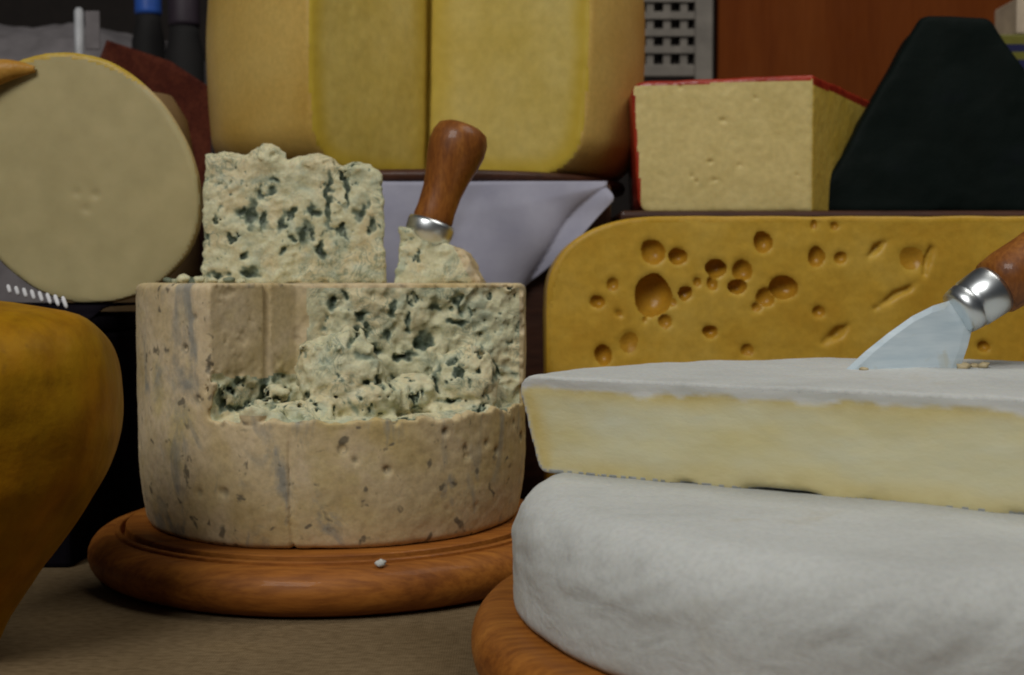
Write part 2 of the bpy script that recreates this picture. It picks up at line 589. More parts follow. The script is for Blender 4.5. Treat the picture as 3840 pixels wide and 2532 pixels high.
# risers that lift the rear cheeses
V, Fc = box((-0.245, 1.060, 0.0), (0.082, 1.72, 0.262), 0.004)
tag(mesh_obj('display_riser', V, Fc, M_RISER, smooth=False, loc=(-0.08, 1.38, 0)),
    'dark wooden riser under the big notched yellow wheel, napkin hanging over its front', 'riser')
V, Fc = box((0.088, 1.052, 0.0), (0.80, 1.72, 0.239), 0.004)
tag(mesh_obj('display_riser', V, Fc, M_RISER, smooth=False, loc=(0.44, 1.38, 0)),
    'dark wooden riser behind the holey cheese, carrying the red waxed block', 'riser')
V, Fc = box((-0.50, 0.80, 0.0), (-0.278, 1.03, 0.145), 0.003)
tag(mesh_obj('display_riser', V, Fc, M_BLACK, smooth=False, loc=(-0.39, 0.91, 0)),
    'black riser under the ivory half ball of cheese', 'riser')


# ------------------------------------------------------------------ round boards
def board(loc, R, top, label, groove=True):
    pr = [(R - 0.022, 0.0), (R - 0.010, 0.001)]
    if groove:                                           # plateau, ring and lower rolled rim
        for k in range(12):
            a = math.radians(-90 + 190 * k / 11)
            pr.append((R - 0.0135 + 0.0135 * math.cos(a), 0.0142 + 0.0135 * math.sin(a)))
        for dr, dz in ((0.0150, 0.0125), (0.0158, 0.0025), (0.0164, 0.0020), (0.0188, 0.0020), (0.0194, 0.0025), (0.0200, 0.0085), (0.0218, 0.0085), (0.0226, 0.0005), (0.0232, 0.0)):
            pr.append((R - dr, top - dz))
    else:
        for k in range(12):
            a = -math.pi / 2 + math.pi * k / 11
            pr.append((R - 0.011 + 0.011 * math.cos(a), top * 0.5 + (top * 0.5 - 0.0003) * math.sin(a)))
        pr.append((R - 0.014, top))
    pr += [(R * 0.6, top), (0.02, top)]
    V, Fc = lathe(pr, 128)
    V = V + np.array(loc)
    o = mesh_obj('round_board', V, Fc, M_BOARD, loc=loc)
    o.data.set_sharp_from_angle(angle=math.radians(35))
    tag(o, label, 'board')
    return o


board((-0.1135, 0.82, 0.0), 0.1525, 0.0315, 'round honey-brown wooden board with turned grooves under the blue cheese wheel')
board((0.190, 0.590, 0.0), 0.209, 0.030, 'round honey-brown wooden board under the stacked white-rind cheeses', False)

# ------------------------------------------------------------------ blue cheese wheel
CX, CY, R0, Z0, Z1 = -0.1135, 0.82, 0.1222, 0.0317, 0.1795
ZL = 0.104                                            # ledge height
A_, B_, E_ = np.array((-0.168, 0.7105)), np.array((-0.129, 0.764)), np.array((0.02, 0.806))


def plane2(p, a, b):
    d = (b - a) / np.linalg.norm(b - a)
    nrm = np.array((d[1], -d[0]))                     # right-hand side of a->b is positive
    return (p[:, 0] - a[0]) * nrm[0] + (p[:, 1] - a[1]) * nrm[1]


_r = np.random.RandomState(11)
PITS = []
for k in range(48):
    a = math.radians(_r.uniform(185, 355))
    z = _r.uniform(Z0 + 0.01, Z1 - 0.01)
    PITS.append((CX + R0 * math.cos(a), CY + R0 * math.sin(a), z, _r.uniform(0.0012, 0.0028)))


def ell(p, c, r):
    c, r = np.array(c), np.array(r)
    q = (p - c) / r
    k = np.linalg.norm(q, axis=1)
    return (k - 1) * r.min()


def on_plane(px_, py_, a, b):
    """Point of the vertical plane a-b (plan view) seen at a photo pixel."""
    d = np.array(P(px_, py_, 1.0)) - np.array((0, 0, EYE))
    n = np.array((b[1] - a[1], -(b[0] - a[0])))
    k = (n @ a) / (n @ d[:2])
    return d * k + np.array((0, 0, EYE))


# veins and pockets of mould: photo pixel, half width, half height
VEINS_WHEEL = [(1153, 1218, 22, 30), (1118, 1260, 18, 28), (977, 1421, 12, 80), (1019, 1372, 15, 45), (823, 1505, 10, 38), (886, 1533, 42, 9), (886, 1400, 14, 32),
               (865, 1463, 13, 14), (991, 1470, 14, 40), (1363, 1186, 15, 15), (1349, 1260, 14, 25), (1391, 1316, 28, 22), (1353, 1400, 18, 24),
               (1412, 1421, 16, 15), (1367, 1484, 10, 36), (1419, 1519, 22, 13), (1475, 1161, 9, 25), (1531, 1203, 9, 25), (1581, 1295, 26, 26),
               (1721, 1126, 9, 36), (1721, 1205, 30, 11), (1510, 1337, 44, 8), (1651, 1421, 13, 40), (1693, 1484, 40, 13), (1749, 1386, 8, 16),
               (1861, 1393, 8, 28), (1272, 1554, 15, 10), (1240, 1130, 16, 20), (1300, 1110, 12, 12), (1450, 1250, 12, 20), (1640, 1150, 7, 20), (940, 1520, 16, 14), (1060, 1500, 14, 26), (1480, 1440, 14, 16), (1560, 1500, 22, 10)]
VEINS_SLAB = [(1029, 672, 18, 11), (1233, 749, 12, 95), (940, 806, 18, 42), (1176, 790, 25, 17), (1144, 876, 20, 38), (1055, 844, 14, 28), (1348, 800, 20, 24),
              (914, 962, 13, 15), (934, 1023, 30, 13), (1048, 940, 14, 18), (1208, 934, 14, 32), (972, 730, 11, 15), (1010, 717, 11, 18), (819, 1036, 25, 10),
              (1444, 704, 12, 12), (1463, 857, 8, 50), (1100, 900, 12, 12), (905, 800, 26, 10), (1090, 800, 14, 12), (1390, 870, 10, 14), (1300, 720, 7, 60), (860, 880, 8, 14)]


SPOTS = []
for x, y, w, hh in VEINS_WHEEL:
    c = on_plane(x, y, A_, B_) if x < 1110 else on_plane(x, y, B_, E_)
    k = c[1] / FPX
    SPOTS.append((c, np.array((w * k * 1.2, 0.045, hh * k * 1.2))))
for x, y, w, hh in VEINS_SLAB:
    SPOTS.append((np.array(P(x, y, 0.872)), np.array((w * 0.872 / FPX * 1.1, 0.012, hh * 0.872 / FPX * 1.1))))


def mould_field(p):
    reg = fbm(p * 24 + 3.1, 2)
    st = fbm(p * np.array((125, 125, 95)) + 9.7, 3, 0.6)
    low = sstep(0.150, 0.105, p[:, 2]) * sstep(0.06, 0.10, p[:, 2])
    m = sstep(0.22 - 0.02 * low, 0.40 - 0.02 * low, st) * sstep(-0.10 - 0.05 * low, 0.14, reg)
    m = np.maximum(m, 0.6 * sstep(0.34, 0.52, fbm(p * 240 + 51, 2, 0.6)) * sstep(-0.15, 0.1, reg))
    wv = np.stack([noise(p * 110 + 4), noise(p * 110 + 14), noise(p * 110 + 24)], 1) * 0.0075
    wv = wv + np.stack([noise(p * 290 + 4), noise(p * 290 + 14), noise(p * 290 + 24)], 1) * 0.0030
    rough_ = 0.75 * fbm(p * 230 + 31, 2, 0.7)
    q = p + wv
    for c, r in SPOTS:
        near = (np.abs(q[:, 0] - c[0]) < 2.0 * r[0]) & (np.abs(q[:, 2] - c[2]) < 2.0 * r[2]) & (np.abs(q[:, 1] - c[1]) < 2.0 * r[1])
        if near.any():
            e = np.linalg.norm((q[near] - c) / r, axis=1) + rough_[near]
            m[near] = np.maximum(m[near], sstep(1.55, 0.35, e))
    return np.clip(m * (0.85 + 0.9 * rough_), 0, 1)


def crumb_field(p):
    a = fbm(p * 42 + 1.7, 3, 0.6)
    b = np.abs(fbm(p * 95 + 5.3, 2)) - 0.12
    return 0.0056 * a + 0.0050 * b + 0.0016 * noise(p * 230 + 2.2)


def wheel_base(p):
    rho = np.hypot(p[:, 0] - CX, p[:, 1] - CY)
    k = np.clip(1 - (p[:, 2] - Z0) / 0.05, 0, 1)
    R = R0 - 0.006 * k ** 2
    q0, q1 = rho - R + 0.004, np.abs(p[:, 2] - (Z0 + Z1) / 2) - (Z1 - Z0) / 2 + 0.004
    return np.hypot(np.maximum(q0, 0), np.maximum(q1, 0)) + np.minimum(np.maximum(q0, q1), 0) - 0.004


def wheel_removed(p):
    d1, d2 = plane2(p, A_, B_), plane2(p, B_, E_)
    inside = np.minimum(d1, d2)                       # positive in the notch
    return -np.minimum(inside, p[:, 2] - ZL), d1, d2  # negative in removed volume


LUMPS = [((-0.101, 0.742, 0.126), (0.027, 0.017, 0.027)), ((-0.086, 0.737, 0.110), (0.022, 0.014, 0.014)), ((-0.078, 0.748, 0.113), (0.020, 0.016, 0.010)),
         ((-0.028, 0.770, 0.121), (0.022, 0.014, 0.021)), ((-0.060, 0.757, 0.113), (0.016, 0.014, 0.013)), ((-0.052, 0.765, 0.108), (0.018, 0.016, 0.009)),
         ((-0.142, 0.728, 0.108), (0.012, 0.012, 0.007)), ((-0.118, 0.722, 0.106), (0.018, 0.014, 0.006))]
_r = np.random.RandomState(4)
for k in range(46):                                   # loose crumbles heaped on the ledge
    s_ = _r.uniform(0.02, 1.0)
    b_ = np.array((-0.150, 0.716)) + s_ * (np.array((-0.012, 0.782)) - np.array((-0.150, 0.716)))
    o_ = _r.uniform(-0.022, 0.016)
    r_ = _r.uniform(0.0035, 0.0085)
    LUMPS.append(((b_[0] + 0.4 * o_, b_[1] + o_, ZL + _r.uniform(-0.002, 0.004) + max(0, o_) * 0.6), (r_ * _r.uniform(0.9, 1.5), r_, r_ * _r.uniform(0.7, 1.1))))
HOLES = [((-0.056, 0.772, 0.130), 0.010), ((-0.078, 0.760, 0.124), 0.0075), ((-0.118, 0.755, 0.146), 0.009),
         ((-0.033, 0.770, 0.107), 0.006), ((-0.0795, 0.750, 0.116), 0.005), ((-0.048, 0.786, 0.148), 0.006)]


def wheel_sdf(p):
    f0 = wheel_base(p)
    rem, d1, d2 = wheel_removed(p)
    f = np.maximum(f0, -rem)
    near = (np.abs(f) < 0.014) | ((f0 < 0.006) & (rem < 0.006) & (rem > -0.075))
    q = p[near]
    g0, r_, e1 = f0[near], rem[near], d1[near]
    g0 = g0 + 0.0013 * fbm(q * 24, 2) + 0.0005 * noise(q * 160)
    # vertical crease and seam on the outer rind
    ang = np.arctan2(q[:, 1] - CY, q[:, 0] - CX)
    g0 = g0 + 0.0018 * np.exp(-((ang - math.radians(266)+2*math.pi) / 0.008) ** 2) * sstep(0.10, 0.085, q[:, 2])
    for x, y, z, r in PITS:
        dd = np.linalg.norm(q - (x, y, z), axis=1)
        g0 = np.where(dd < 0.006, smax(g0, 0.8 * r - dd, 0.0028), g0)
    smooth_zone = sstep(0.122, 0.134, q[:, 2] + 0.01 * noise(q * 60)) * sstep(0.012, 0.004, np.abs(e1))
    cr = crumb_field(q)
    mf = mould_field(q)
    cf = cr
    rr = r_ - cf * (1 - 0.93 * smooth_zone)
    for c, s in LUMPS:
        w = np.linalg.norm(q - np.array(c), axis=1) < max(s) + 0.012
        rr[w] = smax(rr[w], -(ell(q[w], c, s) + (0.75 if max(s) > 0.01 else 0.6) * cr[w]), 0.0015)
    for c, s in HOLES:
        rr = smin(rr, np.linalg.norm(q - np.array(c), axis=1) - s + 0.6 * cr, 0.002)
    rr = rr - 0.0034 * mf * (1 - 0.7 * smooth_zone)
    # groove in the smooth upper cut
    t_ = (q[:, 0] - A_[0]) * 0.489 + (q[:, 1] - A_[1]) * 0.872
    gr = np.hypot(t_ - 0.0425, np.clip(e1, -0.01, 0.01)) - 0.0026
    rr = np.where((q[:, 2] > 0.122) & (np.abs(e1) < 0.006), np.minimum(rr, gr), rr)
    f[near] = np.maximum(g0, -rr)
    return f


V, Fq = nets(wheel_sdf, (CX - 0.130, CY - 0.130, Z0 - 0.003), (CX + 0.130, CY + 0.130, Z1 + 0.004), 0.00125)
cen = face_center(V, Fq)
out = wheel_base(cen)
remv = wheel_removed(cen)[0]
lab = np.where((out > -0.0028) & (remv > -0.003), 0, 1)
nrm = face_normal(V, Fq)
lab[(cen[:, 2] > Z1 - 0.004) & (nrm[:, 2] > 0.5) & (remv > 0.0)] = 0
md = mould_field(V)
pit = np.zeros(len(V))
for x, y, z, r in PITS:
    d = np.linalg.norm(V - (x, y, z), axis=1)
    pit = np.maximum(pit, sstep(r * 1.6, r * 0.5, d))
outv = wheel_base(V)
smv = sstep(0.122, 0.134, V[:, 2] + 0.01 * noise(V * 60)) * sstep(0.012, 0.004, np.abs(wheel_removed(V)[1]))
md = np.where(outv > -0.0015, np.maximum(pit * (0.5 + 0.9 * np.abs(noise(V * 90))), 0.30 * sstep(0.0, 0.5, fbm(V * 40 + 40, 3)) * sstep(0.0, 0.4, noise(V * 13 + 8))), md * (1 - smv * 0.95))
W_ = thing('blue_cheese', (CX, CY, Z0), 'tan-rinded blue cheese wheel with its front upper part dug out, on a round board', 'cheese')
lab[(lab == 1) & (smv[Fq].mean(axis=1) > 0.5) & (np.abs(wheel_removed(cen)[1]) < 0.004)] = 2
split_parts(W_, V, Fq, lab, {0: ('rind', M_BRIND), 1: ('paste', M_BLUE), 2: ('smooth_cut', M_BCUT)}, {'mould': md})


# blue cheese pieces lying on top of the wheel
def chunk(name, planes, lo, hi, label, k=0.004, rind=None, h=0.0011, bumps=()):
    def sdf(p):
        f = None
        for n, c in planes:
            n = np.array(n, float)
            n /= np.linalg.norm(n)
            d = p @ n - np.dot(n, c)
            f = d if f is None else smax(f, d, k)
        near = np.abs(f) < 0.02
        q = p[near]
        g = f[near] + 0.6 * crumb_field(q) + 0.0026 * mould_field(q)
        for c, s in bumps:
            g = smin(g, ell(q, c, s) + 1.0 * crumb_field(q), 0.002)
        f[near] = g
        f = np.maximum(f, lo[2] + 0.002 - p[:, 2])
        return f
    V, Fq = nets(sdf, lo, hi, h)
    cen = face_center(V, Fq)
    lab = np.ones(len(Fq), int)
    if rind is not None:
        n, c = np.array(rind[0], float), np.array(rind[1])
        n /= np.linalg.norm(n)
        lab[(cen - c) @ n > -0.004] = 0
    t = thing(name, ((lo[0] + hi[0]) / 2, (lo[1] + hi[1]) / 2, lo[2] + 0.002), label, 'cheese')
    split_parts(t, V, Fq, lab, {0: ('rind', M_BRIND), 1: ('paste', M_BLUE)}, {'mould': mould_field(V)})
    return t


ZT = Z1 - 0.0012
chunk('blue_cheese_chunk',
      [((0, -1, 0.03), (0, 0.872, 0.2)), ((0, 1, 0), (0, 0.918, 0.2)), ((-1, 0, 0.02), (-0.2115, 0, 0.2)),
       ((1, 0.22, 0.02), (-0.086, 0.872, 0.2)), ((0.10, 0, 1), (-0.15, 0, 0.263)), ((0, 0, -1), (0, 0, ZT))],
      (-0.222, 0.86, ZT - 0.002), (-0.068, 0.93, 0.285),
      'tall upright slab of veined blue cheese standing on top of the blue cheese wheel',
      bumps=[((-0.169, 0.882, 0.265), (0.011, 0.009, 0.008)), ((-0.135, 0.884, 0.262), (0.012, 0.01, 0.005)), ((-0.194, 0.886, 0.266), (0.010, 0.01, 0.004)), ((-0.106, 0.884, 0.257), (0.009, 0.01, 0.006))])
chunk('blue_cheese_chunk',
      [((0.15, -1, 0.1), (-0.06, 0.882, 0.19)), ((0, 1, 0), (0, 0.928, 0.2)), ((-1, 0.1, 0), (-0.0775, 0.90, 0.2)),
       ((1, -0.1, 0.55), (-0.026, 0.9, 0.189)), ((0.38, 0, 1), (-0.05, 0, 0.209)), ((0, 0, -1), (0, 0, ZT))],
      (-0.086, 0.868, ZT - 0.002), (-0.008, 0.94, 0.232),
      'low sloping wedge of blue cheese on the wheel with a wooden-handled knife stuck in it', rind=((1, -0.1, 0.55), (-0.026, 0.9, 0.189)))


def crumb(c, r, seed, label, mat=M_BLUE, group='crumbs of blue cheese', val=0.0):
    bm = bmesh.new()
    bmesh.ops.create_icosphere(bm, subdivisions=2, radius=1)
    V = np.array([v.co[:] for v in bm.verts])
    Fc = [[v.index for v in f.verts] for f in bm.faces]
    bm.free()
    V = V * (1 + 0.9 * fbm(V * 1.3 + seed * 3.7, 2))[:, None] * np.array((1.15, 1, 0.75)) * r
    V[:, 2] -= V[:, 2].min()
    V = V + np.array(c)
    tag(mesh_obj('cheese_crumb', V, Fc, mat, loc=tuple(c), attrs={'mould': np.full(len(V), val)}), label, 'crumb', group)


for k, (px, r, v) in enumerate([(632, 0.0030, 0.5), (655, 0.0024, 0.2), (690, 0.0042, 0.0), (722, 0.0030, 0.6), (745, 0.0036, 0.1), (800, 0.003, 0.0), (862, 0.0034, 0.4), (905, 0.0026, 0.0)]):
    p = P(px, 1066, 0.85)
    crumb((p.x, p.y, Z1 - 0.0008), r, k, 'small pale crumb beside the slab on top of the blue cheese wheel', val=v)
for k, (px, py, Y, r) in enumerate([(1425, 2105, 0.679, 0.0024)]):
    p = P(px, py, Y)
    crumb((p.x, p.y + 0.004, 0.0270), r, 20 + k, 'tiny white crumb lying on the rim of the grooved board', M_WHITE, None)


# ------------------------------------------------------------------ knives
def part_lathe(name, prof, base, tip, mat, parent, segs=40):
    V, Fc = lathe(prof, segs)
    return mesh_obj(name, along(V, base, tip), Fc, mat, parent)


def blade_mesh(pts, dirv, thick):
    """flat blade: polygon points (world) extruded both ways along dirv, thinner at the outline."""
    d = Vector(dirv).normalized()
    n = len(pts)
    c = sum((Vector(p) for p in pts), Vector()) / n
    V, Fc = [], []
    for s in (-1, 1):
        for p in pts:
            V.append(Vector(p) + d * s * thick * 0.25)
        for p in pts:
            V.append(Vector(p) + (c - Vector(p)) * 0.18 + d * s * thick)
    for k in range(n):
        k2 = (k + 1) % n
        Fc.append((k, k2, 2 * n + k2, 2 * n + k))
        Fc.append((k2, k, n + k, n + k2))
        Fc.append((2 * n + k, 2 * n + k2, 3 * n + k2, 3 * n + k))
    Fc.append(tuple(n + k for k in range(n - 1, -1, -1)))
    Fc.append(tuple(3 * n + k for k in range(n)))
    return [tuple(v) for v in V], Fc


# knife in the rear blue wedge
b0, b1 = P(1606, 876, 0.897), P(1742, 470, 0.905)
L = (b1 - b0).length
k1 = thing('cheese_knife', tuple(b0), 'wooden-handled cheese knife standing upright in the low blue cheese wedge', 'knife')
px = 0.90 / FPX
ha = part_lathe('handle', [(0.0135, 0.10 * L), (0.0142, 0.14 * L), (0.0136, 0.22 * L), (0.0140, 0.38 * L), (0.0158, 0.52 * L), (0.0188, 0.66 * L), (0.0205, 0.78 * L), (0.0200, 0.88 * L),
                      (0.0175, 0.955 * L), (0.0125, 0.99 * L), (0.005, 1.004 * L)], b0, b1, M_HANDLE, k1)
fe = part_lathe('ferrule', [(0.0035, -0.13 * L), (0.0110, -0.105 * L), (0.0155, -0.05 * L), (0.0168, 0.01 * L), (0.0170, 0.07 * L), (0.0164, 0.105 * L), (0.0135, 0.11 * L)], b0, b1, M_STEEL, k1)
fe.parent = ha
ax = (b1 - b0).normalized()
sd = Vector((1, 0, 0)) - ax * ax.x
sd.normalize()
q = b0 - ax * 0.008
pts = [q + sd * 0.004, q + sd * 0.010 - ax * 0.012, q + sd * 0.011 - ax * 0.022, q - ax * 0.034, q - sd * 0.011 - ax * 0.022, q - sd * 0.010 - ax * 0.012, q - sd * 0.004]
bv, bf = blade_mesh(pts, ax.cross(sd), 0.0011)
mesh_obj('blade', bv, bf, M_BLADE, k1, smooth=False)

# ------------------------------------------------------------------ big notched wheel on the riser
BZ = 0.2735
BX, BY, BR, BH = -0.0820, 1.232, 0.2060, 0.24
V, Fc = lathe([(0.166, 0), (0.178, 0.0015), (0.180, 0.006), (0.178, 0.010), (0.173, 0.0113), (0.02, 0.0113)], 96)
V = V + np.array((BX + 0.01, BY, 0.2622))
tag(mesh_obj('round_board', V, Fc, M_RISER, loc=(BX + 0.01, BY, 0.2622)), 'thin round board, coloured dark as shade, between the big notched yellow wheel and its riser', 'board')  # dark riser colour makes this board read as shadow under the wheel
nA, nP, nB = np.array((-0.168, 1.06)), np.array((-0.0775, 1.165)), np.array((0.072, 1.085))
nA, nP, nB = [np.array(P(x, 500, y)[:2]) for x, y in ((1180, 1.050), (1600, 1.165), (2208, 1.085))]


def bw_base(p):
    rho = np.hypot(p[:, 0] - BX, p[:, 1] - BY)
    z = (p[:, 2] - BZ) / BH
    R = BR - 0.010 * (2 * z - 1) ** 2
    q0, q1 = rho - R + 0.035, np.abs(p[:, 2] - BZ - BH / 2) - BH / 2 + 0.035
    return np.hypot(np.maximum(q0, 0), np.maximum(q1, 0)) + np.minimum(np.maximum(q0, q1), 0) - 0.035


def bw_cut(p):
    c = np.minimum(plane2(p, nA, nP), plane2(p, nP, nB))         # positive = removed
    dy = np.clip(p[:, 1] - nP[1], -0.004, 0.014)
    slot = 0.0022 - np.hypot(p[:, 0] - nP[0] - 0.15 * dy, p[:, 1] - nP[1] - dy)
    return np.maximum(c, slot)


def bw_sdf(p):
    f, c = bw_base(p), bw_cut(p)
    near = np.abs(np.maximum(f, c)) < 0.02
    q = p[near]
    f[near] += 0.0010 * fbm(q * 14, 2)
    c[near] += 0.0010 * fbm(q * np.array((30, 30, 18)), 3) + 0.0005 * noise(q * 120)
    return smax(f, c, 0.004)


V, Fq = nets(bw_sdf, (BX - 0.22, BY - 0.22, BZ - 0.004), (BX + 0.22, BY + 0.22, BZ + BH + 0.004), 0.0028)
cen = face_center(V, Fq)
bb, bc = bw_base(cen), bw_cut(cen)
lab = np.where((bc < -0.0035) | (bb > -0.0012), 0, 1)
vb = bw_base(V)
dcr = np.hypot(V[:, 0] - nP[0], V[:, 1] - nP[1])
edge = np.maximum(0.85 * sstep(-0.022, -0.004, vb + 0.006 * fbm(V * 24, 2)), 0.6 * sstep(0.034, 0.006, dcr + 0.010 * fbm(V * 18, 2)))
W2 = thing('notched_cheese', (BX, BY, BZ), 'big yellow cheese wheel with a wide wedge cut out, standing high on a riser', 'cheese')
split_parts(W2, V, Fq, lab, {0: ('rind', M_BIGR), 1: ('paste', M_BIGP)}, {'edge': edge})
W2.rotation_euler = (0, math.radians(0.9), 0)

# ------------------------------------------------------------------ white napkin over the riser front
nx, nz = 60, 44
Vn, Fn = [], []
xa, xb = -0.165, 0.079


def nap_low(x):                                         # lower hem: a hanging corner
    xl = P(2000, 1060, 1.035).x
    if x > xl:
        s = (x - xl) / (xb - xl)
        return 0.180 + s * (0.246 - 0.180)
    s = (xl - x) / (xl - xa)
    return 0.180 - 0.06 * min(1, s * 3) + 0.12 * max(0, s - 0.45)


for j in range(nz + 1):
    for i in range(nx + 1):
        x = xa + (xb - xa) * i / nx
        zl = nap_low(x)
        if j <= 6:                                      # part lying on the riser
            y, z = 1.087 - 0.004 * j, 0.2638
            fold = 0
        else:
            s = (j - 7) / (nz - 7)
            z = 0.2625 + (zl - 0.2625) * s
            fold = (0.25 + 0.75 * s) * (0.018 * abs(math.sin(26 * (x + 0.02) + 2.2 * s)) ** 0.7 + 0.004 * math.sin(110 * x + 2 - 5 * s)) - 0.006
            y = 1.0565 - 0.003 * min(1, s * 5) - 0.006 - fold * 0.8
        Vn.append((x + 0.3 * fold, y, z))
for j in range(nz):
    for i in range(nx):
        a = j * (nx + 1) + i
        Fn.append((a, a + 1, a + nx + 2, a + nx + 1))
nap = mesh_obj('napkin', Vn, Fn, M_NAPKIN, loc=(-0.04, 1.04, 0.2625))
md_ = nap.modifiers.new('thickness', 'SOLIDIFY')
md_.thickness = 0.0012
md_.offset = 1
tag(nap, 'crumpled white cotton napkin hanging in a corner over the dark riser front', 'napkin')

# ------------------------------------------------------------------ red waxed block
ez = 0.2395
eA, eB = np.array(P(2382, 600, 1.100)), np.array(P(3046, 600, 1.082))
eC = np.array(P(3268, 600, 1.26))
etl, etr = np.array(P(2390, 305, 1.1)), np.array(P(3030, 280, 1.082))
fn = np.array((eB[1] - eA[1], -(eB[0] - eA[0]), 0.0))
rn = np.array((eC[1] - eB[1], -(eC[0] - eB[0]), 0.0))
tn = np.array((-(etr[2] - etl[2]), 0.0, (etr[0] - etl[0])))
_r = np.random.RandomState(5)
EHOLES = []
for k in range(9):
    s, z = _r.uniform(0.06, 0.95), _r.uniform(0.25, 0.36)
    c = eA + (eB - eA) * s
    EHOLES.append(((c[0], c[1], z), (_r.uniform(0.0012, 0.0036), 0.0020, _r.uniform(0.0008, 0.0018))))


def ed_planes(p):
    un = lambda v: v / np.linalg.norm(v)
    return [(p - eA) @ un(fn), (p - eB) @ un(rn), (p - etl) @ un(tn + np.array((0, -0.0005, 0))), ez - p[:, 2],
            p[:, 1] - 1.27 + 0.05 * (p[:, 0] - 0.2), (p - eA) @ un(np.array((-1.0, 0.05, -0.07)))]


def ed_sdf(p):
    a, b, tp, bo, bk, lf = ed_planes(p)
    side = smax(smax(smax(lf, bk, 0.01), smax(tp, bo, 0.01), 0.014), b, 0.002)
    f = smax(side, a, 0.0035)
    near = np.abs(f) < 0.01
    q = p[near]
    g = f[near] + 0.0007 * fbm(q * 40, 3) + 0.0004 * noise(q * 200)
    for c, s in EHOLES:
        dd = ell(q, c, s)
        g = np.where(dd < 0.003, smax(g, -dd, 0.0008), g)
    f[near] = g
    return f


V, Fq = nets(ed_sdf, (0.095, 1.06, ez - 0.003), (0.37, 1.29, 0.372), 0.0016)
cen, nr = face_center(V, Fq), face_normal(V, Fq)
a, b, tp, bo, bk, lf = ed_planes(cen)
lab = np.where((a > -0.0045) | (b > -0.0045), 0, 1)
lab[(np.maximum(np.maximum(tp, bo - 0.0024), np.maximum(lf, bk)) > -0.0030)] = 1
W3 = thing('waxed_cheese_block', (float(eA[0] + 0.08), 1.16, ez), 'pale yellow cut cheese block with a thin red wax coat on the riser', 'cheese')
lab[(lab == 0) & (b > a)] = 2
lab[(lab == 2) & (tp > -0.0075 + 0.002 * noise(cen * 30))] = 1
lab[(lab == 0) & (tp > -0.0042)] = 1
split_parts(W3, V, Fq, lab, {0: ('paste', M_EDP), 1: ('wax_coat', M_WAX), 2: ('side_face', M_EDS)})

# ------------------------------------------------------------------ dark green waxed cheese
gz = 0.2395
gc = [np.array(P(x, y, d)) for x, y, d in ((3028, 800, 1.125), (3432, 66, 1.155), (3715, 56, 1.155), (4200, 790, 1.125))]
GPL = []
gl = gc[1] - gc[0]
GPL.append((np.array((-gl[2], 0.03, gl[0])), gc[0]))                       # left slant
gr_ = gc[3] - gc[2]
GPL.append((np.array((-gr_[2], 0.0, gr_[0])), gc[2]))                      # right slant
GPL.append((np.array((0.03, 0, 1.0)), (gc[1] + gc[2]) / 2))                # top
GPL.append((np.array((0, -1.0, 0.17)), gc[0]))                             # leaning front
GPL.append((np.array((0, 1.0, 0.2)), np.array((0, 1.33, gz))))
GPL.append((np.array((0, 0, -1.0)), np.array((0, 0, gz))))


def gr_sdf(p):
    f = None
    for n, c in GPL:
        n = n / np.linalg.norm(n)
        d = (p - c) @ n
        f = d if f is None else smax(f, d, 0.006)
    near = np.abs(f) < 0.02
    q = p[near]
    f[near] += 0.0030 * fbm(q * 22, 3)
    return np.maximum(f, gz - p[:, 2])


V, Fq = nets(gr_sdf, (0.245, 1.10, gz - 0.003), (0.60, 1.36, 0.44), 0.003)
tag(mesh_obj('waxed_cheese', V, Fq, M_GREEN, loc=(0.42, 1.2, gz)), 'tapering cheese block in nearly black green wax beside the red waxed one', 'cheese')

# ------------------------------------------------------------------ holey cheese
SY0, SY1, SZ1 = 0.945, 1.035, 0.2290
SXL = P(2048, 1200, 0.945).x
HL = [(2449, 946, 44), (2542, 962, 34), (2449, 1109, 66), (2569, 1101, 25), (2685, 1004, 38), (2673, 1062, 20), (2782, 1012, 38),
      (2766, 1074, 30), (2859, 908, 32), (2871, 1117, 33), (2940, 1078, 48), (3064, 962, 28), (3153, 970, 22), (2240, 1132, 26),
      (2298, 1066, 18), (2495, 1206, 24), (2662, 1244, 26), (2360, 1283, 34), (2321, 1178, 13), (3076, 1171, 22), (2263, 1333, 30),
      (2805, 1314, 24), (3416, 973, 50), (2612, 1062, 12), (2838, 1150, 18), (3690, 1300, 22),
      (2520, 1135, 12), (2420, 1200, 10), (3130, 850, 14), (3050, 845, 11)]
SH = []
for k, (x, y, r) in enumerate(HL):
    c = P(x, y, SY0)
    rw = r * SY0 / FPX
    deep = 0.75 if k in (7, 3, 4) else 0.25 if k in (22, 17) else 0.0
    RR = rw * (1.08 if deep > 0.5 else 1.18)
    if deep == 0.25:
        RR = rw * 1.6
        cy = SY0 - math.sqrt(RR * RR - rw * rw)
    elif deep:
        cy = SY0 + 0.6 * rw
    else:
        cy = SY0 + (0.22 if k % 3 else -0.1) * rw
        RR = math.hypot(rw, cy - SY0)
    SH.append((np.array((c.x, cy, c.z)), RR, 1.0 + 0.18 * math.sin(k * 2.1)))
SLITS = [(P(3260, 965, SY0), P(3320, 905, SY0), 0.0022), (P(3085, 1290, SY0), P(3180, 1215, SY0), 0.0026), (P(3470, 1030, SY0), P(3490, 930, SY0), 0.0018),
         (P(3280, 1160, SY0), P(3440, 1060, SY0), 0.0014)]


